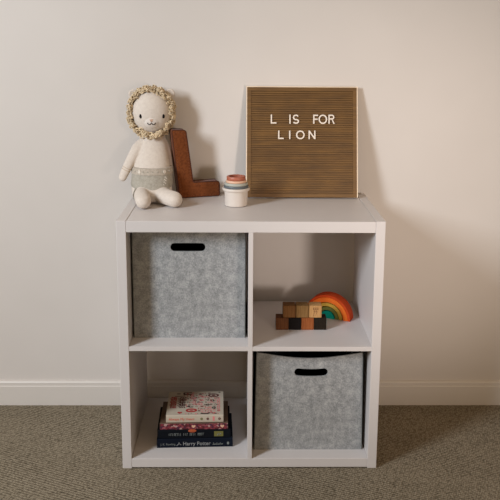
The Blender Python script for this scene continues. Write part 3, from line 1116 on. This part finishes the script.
def cover_marks(parent, h, w, d):
    rnd = random.Random(11)
    z = h + .012
    art = bmesh.new()
    mats = []
    def add(name, mat, shapes):
        bm = bmesh.new()
        for s in shapes:
            if s[0] == 'text':
                _, body, size, x, y, ang, fit = s
                tb = text_bm(body, size, .008)
                x1 = max(v.co.x for v in tb.verts); x0 = min(v.co.x for v in tb.verts)
                k = fit / (x1 - x0)
                me = bpy.data.meshes.new('t')
                for v in tb.verts:
                    a, b = (v.co.x - x0) * k, v.co.y
                    v.co = Vector((x + a * math.cos(ang) - b * math.sin(ang), y + a * math.sin(ang) + b * math.cos(ang), z + v.co.z))
                tb.to_mesh(me); tb.free(); bm.from_mesh(me); bpy.data.meshes.remove(me)
            elif s[0] == 'ring':
                _, x, y, rx, ry, r = s
                tube(bm, [(x + rx * math.cos(2 * PI * k / 24), y + ry * math.sin(2 * PI * k / 24), z) for k in range(24)], r * 1.3, 6, closed=True)
            elif s[0] == 'dot':
                _, x, y, rx, ry = s
                ellipsoid(bm, (x, y, z), (rx, ry, .03), 12, 6)
            elif s[0] == 'line':
                _, pts, r = s
                tube(bm, [(a, b, z) for a, b in pts], r * 1.3, 6)
            elif s[0] == 'heart':
                _, x, y, q = s
                pts = [(x + q * .0625 * 16 * math.sin(a) ** 3, y + q * .0625 * (13 * math.cos(a) - 5 * math.cos(2 * a) - 2 * math.cos(3 * a) - math.cos(4 * a))) for a in [2 * PI * k / 24 for k in range(24)]]
                plate(bm, pts, [], lambda a, b, dd: (a, b, z + .02 - dd), .03)
        for v in bm.verts:
            v.co.z = z + max(-.012, min(.02, (v.co.z - z) * .4))
        for f in bm.faces:
            f.material_index = len(mats)
        mats.append(mat)
        me = bpy.data.meshes.new('t')
        bm.to_mesh(me); bm.free(); art.from_mesh(me); bpy.data.meshes.remove(me)
    X = lambda u: -w / 2 + u * w       # 0..1 from left
    Y = lambda v: v * d                # 0..1 from the spine edge to the back
    def flower(x, y, r):
        return [('dot', x + r * math.cos(a), y + r * math.sin(a), r * .55, r * .55) for a in [2 * PI * k / 6 for k in range(6)]]
    def sq(u, v, n, amp, length, vertical=False):
        pts = [(X(u) + length * k / 12, Y(v) + amp * math.sin(k * n)) for k in range(13)]
        if vertical:
            pts = [(X(u) + amp * math.sin(k * n), Y(v) + length * k / 12) for k in range(13)]
        return ('line', pts, .10)
    red = [('ring', X(.435), Y(.20), 1.45, .85, .30), ('dot', X(.435), Y(.20), .6, .3), ('heart', X(.235), Y(.11), .75),
           sq(.09, .32, 2.0, .38, 7.2, True), sq(.125, .32, 2.6, .38, 7.2, True), sq(.055, .32, 1.7, .25, 7.0, True),
           ('heart', X(.62), Y(.36), .55), ('heart', X(.60), Y(.62), .6)]
    add('cover_art', M['ink_red'], red)
    dark = [sq(.20, .34, 2.2, .42, 6.0, True), sq(.24, .34, 1.6, .42, 6.4, True), sq(.28, .36, 2.7, .42, 5.8, True),
            ('line', [(X(.27), Y(.86)), (X(.42), Y(.88))], .28), ('line', [(X(.27), Y(.94)), (X(.42), Y(.95))], .22),
            ('ring', X(.82), Y(.82), 1.5, .95, .26), ('dot', X(.82), Y(.82), .65, .45),
            ('line', [(X(.12), Y(.79)), (X(.3), Y(.80))], .12)]
    add('cover_art', M['ink_dark'], dark)
    blk = [('dot', X(.38), Y(.36), .55, .45), ('dot', X(.36), Y(.68), .28, .28), ('dot', X(.36), Y(.54), .26, .26), ('dot', X(.58), Y(.88), .6, .38),
           ('dot', X(.72), Y(.62), .35, .3), ('dot', X(.93), Y(.95), .4, .3), ('line', [(X(.60), Y(.07)), (X(.74), Y(.06))], .24), ('dot', X(.86), Y(.07), .5, .3),
           ('dot', X(.18), Y(.9), .7, .3), ('dot', X(.28), Y(.9), .4, .4), ('dot', X(.5), Y(.5), .22, .22), ('dot', X(.5), Y(.58), .2, .2)]
    for u, v, r in ((.72, .42, .42), (.83, .30, .45), (.80, .60, .5), (.50, .72, .35), (.55, .54, .3)):
        blk += flower(X(u), Y(v), r)
    add('cover_art', M['ink_black'], blk)
    pink = [sq(.90, .14, 1.3, .12, 9.2, True), sq(.93, .14, 1.9, .15, 9.2, True), sq(.46, .42, 1.5, .18, 6.0, True), sq(.49, .42, 2.1, .18, 5.2, True),
            sq(.63, .10, 2.4, .3, 4.2), sq(.58, .22, 1.8, .2, 5.0), sq(.60, .76, 1.9, .3, 2.2), sq(.44, .80, 1.3, .3, 2.6, True), sq(.72, .52, 1.7, .2, 3.0),
            sq(.42, .66, 2.2, .25, 3.4, True), sq(.67, .30, 1.2, .15, 2.2), ('ring', X(.58), Y(.46), .7, .6, .12), ('ring', X(.76), Y(.14), .6, .5, .12)]
    add('cover_art', M['ink_pink'], pink)
    extra = {'ink_red': [], 'ink_dark': [], 'ink_black': [], 'ink_pink': []}
    for iu in range(11):
        for iv in range(10):
            u, v = .34 + iu * .056 + rnd.uniform(-.015, .015), .07 + iv * .092 + rnd.uniform(-.02, .02)
            if abs(u - .435) < .11 and abs(v - .2) < .09 or abs(u - .82) < .1 and abs(v - .82) < .09:
                continue
            k = rnd.choice(['ink_red', 'ink_dark', 'ink_black', 'ink_pink'])
            c = rnd.randrange(4)
            x, y = X(u), Y(v)
            if c == 0:
                extra[k].append(('dot', x, y, rnd.uniform(.16, .32), rnd.uniform(.14, .26)))
            elif c == 1:
                extra[k].append(('line', [(x - .35, y - .1), (x, y + .15), (x + .35, y - .05)], .11))
            elif c == 2:
                extra[k].append(('ring', x, y, .3, .26, .09))
            else:
                extra[k].append(('line', [(x, y - .4), (x + .1, y), (x - .05, y + .4)], .10))
    for q in range(14):
        k = 'ink_red' if q < 7 else 'ink_dark'
        x, y = X(.06 if q < 7 else .22), Y(.32 + (q % 7) * .068)
        for dx in (0, .75, 1.5):
            extra[k].append(('line', [(x + dx * .9, y), (x + dx * .9 + .45, y + .25 * ((q + int(dx * 4)) % 3 - 1))], .17))
            extra[k].append(('line', [(x + dx * .9 + .1, y - .35), (x + dx * .9 + .1, y + .4)], .13))
    for k, v in extra.items():
        add('cover_art', M[k], v)
    idx = [f.material_index for f in art.faces]
    o = obj('cover_art', art, M['ink_red'], parent)
    for m in mats[1:]:
        o.data.materials.append(m)
    for p, i in zip(o.data.polygons, idx):
        p.material_index = i

def books():
    z = TB + .01
    b = book('large navy hardcover book with white lettering on its spine, bottom of the stack', 21.5, 6.3, z, 23.3, 15.8, 2.95, 2.2, M['navy'], M['pages'])
    spine_text(b, 'J. K. Rowling', .95, -10.6, .95, M['ink_grey'], fit=4.6)
    spine_text(b, 'Harry Potter', 1.75, -3.6, .8, M['ink_white'], fit=8.4)
    bm = bmesh.new()
    tube(bm, [(-5.6, -.02, .8), (-5.1, -.02, 1.2), (-4.9, -.02, 1.9), (-4.6, -.02, 1.2), (-4.2, -.02, 1.0)], .09, 6)
    obj('spine_emblem', bm, M['ink_white'], b)
    bm = bmesh.new()          # small italic line, too fine to read
    for k in range(9):
        x = 5.6 + k * .34
        tube(bm, [(x, -.03, .85), (x + .16, -.03, 1.25 + .35 * ((k * 7) % 3 == 0))], .07, 5)
    tube(bm, [(5.4, -.03, .95), (8.7, -.03, 1.1)], .05, 5)
    obj('spine_lettering', bm, M['ink_grey'], b)
    bm = bmesh.new()
    ellipsoid(bm, (10.2, -.03, 1.3), (.35, .06, .5), 12, 8)
    obj('spine_emblem', bm, M['ink_grey'], b)
    z += 2.97
    b = book('dark midnight blue book with an olive patch on its spine', 21.2, 6.55, z, 22.4, 15.2, 2.75, 2.2, M['midnight'], M['pages'])
    rnd = random.Random(4)
    bm = bmesh.new()          # faint capitals, too fine to read
    x = -7.6
    for word in (8, 3, 4, 4):
        for k in range(word):
            a = rnd.choice((0, 1, 2))
            tube(bm, [(x, -.03, .95), (x, -.03, 1.75)], .07, 5)
            if a:
                tube(bm, [(x, -.03, 1.72), (x + .28, -.03, 1.72)], .06, 5)
            if a == 2:
                tube(bm, [(x + .28, -.03, .95), (x + .28, -.03, 1.72)], .06, 5)
            x += .5
        x += .45
    obj('spine_lettering', bm, M['ink_grey'], b)
    obj('spine_patch', boxbm(6.2, 9.0, -.05, .1, .55, 2.2), M['ink_olive'], b)
    bm = bmesh.new()
    tube(bm, [(7.2, -.08, .9), (7.5, -.08, 1.5), (7.9, -.08, 1.1), (8.3, -.08, 1.6)], .12, 6)
    obj('spine_emblem', bm, M['ink_grey'], b)
    bm = bmesh.new()
    ellipsoid(bm, (-.5, .1, 2.42), (1.35, .16, .55), 16, 8)
    obj('spine_emblem', bm, M['ink_orange'], b)
    z += 2.77
    b = book('pink and red patterned book lying under the white book', 21.2, 6.8, z, 20.9, 14.2, 2.1, 1.2, M['kraft'], M['pages'], board=.2)
    bm = bmesh.new()
    box(bm, -10.35, 10.35, -.06, .15, .15, 1.95)
    obj('spine_panel', bm, M['pink_spine'], b)
    for x in (-.1, 8.7):
        bm = bmesh.new()
        pts = [(x + .6 * math.sin(a) ** 3, 1.1 + .037 * (13 * math.cos(a) - 5 * math.cos(2 * a) - 2 * math.cos(3 * a) - math.cos(4 * a))) for a in [2 * PI * k / 20 for k in range(20)]]
        plate(bm, pts, [], lambda a, c, dd: (a, -.1 + dd, c), .06)
        obj('spine_emblem', bm, M['cup_sand'], b)
    z += 2.12
    b = book('square white book with red and black drawings on its cover, top of the stack', 21.45, 7.1, z, 17.6, 15.9, 2.45, 1.6, M['book_white'], M['book_white'], board=.25, over=.15)
    spine_text(b, 'Always My Heart', 1.15, -8.0, .85, M['ink_coral'], fit=7.9)
    for x, m in ((2.1, 'ink_olive'), (4.0, 'ink_dark'), (7.6, 'ink_dark')):
        bm = bmesh.new()
        for k in range(5):
            a = 2 * PI * k / 5
            ellipsoid(bm, (x + .26 * math.cos(a), -.02, 1.25 + .26 * math.sin(a)), (.18, .06, .18), 8, 6)
        obj('spine_emblem', bm, M[m], b)
    obj('spine_emblem', boxbm(5.5, 6.1, -.05, .1, .6, 2.0), M['ink_pink'], b)
    cover_marks(b, 2.45, 17.6, 15.9)
books()
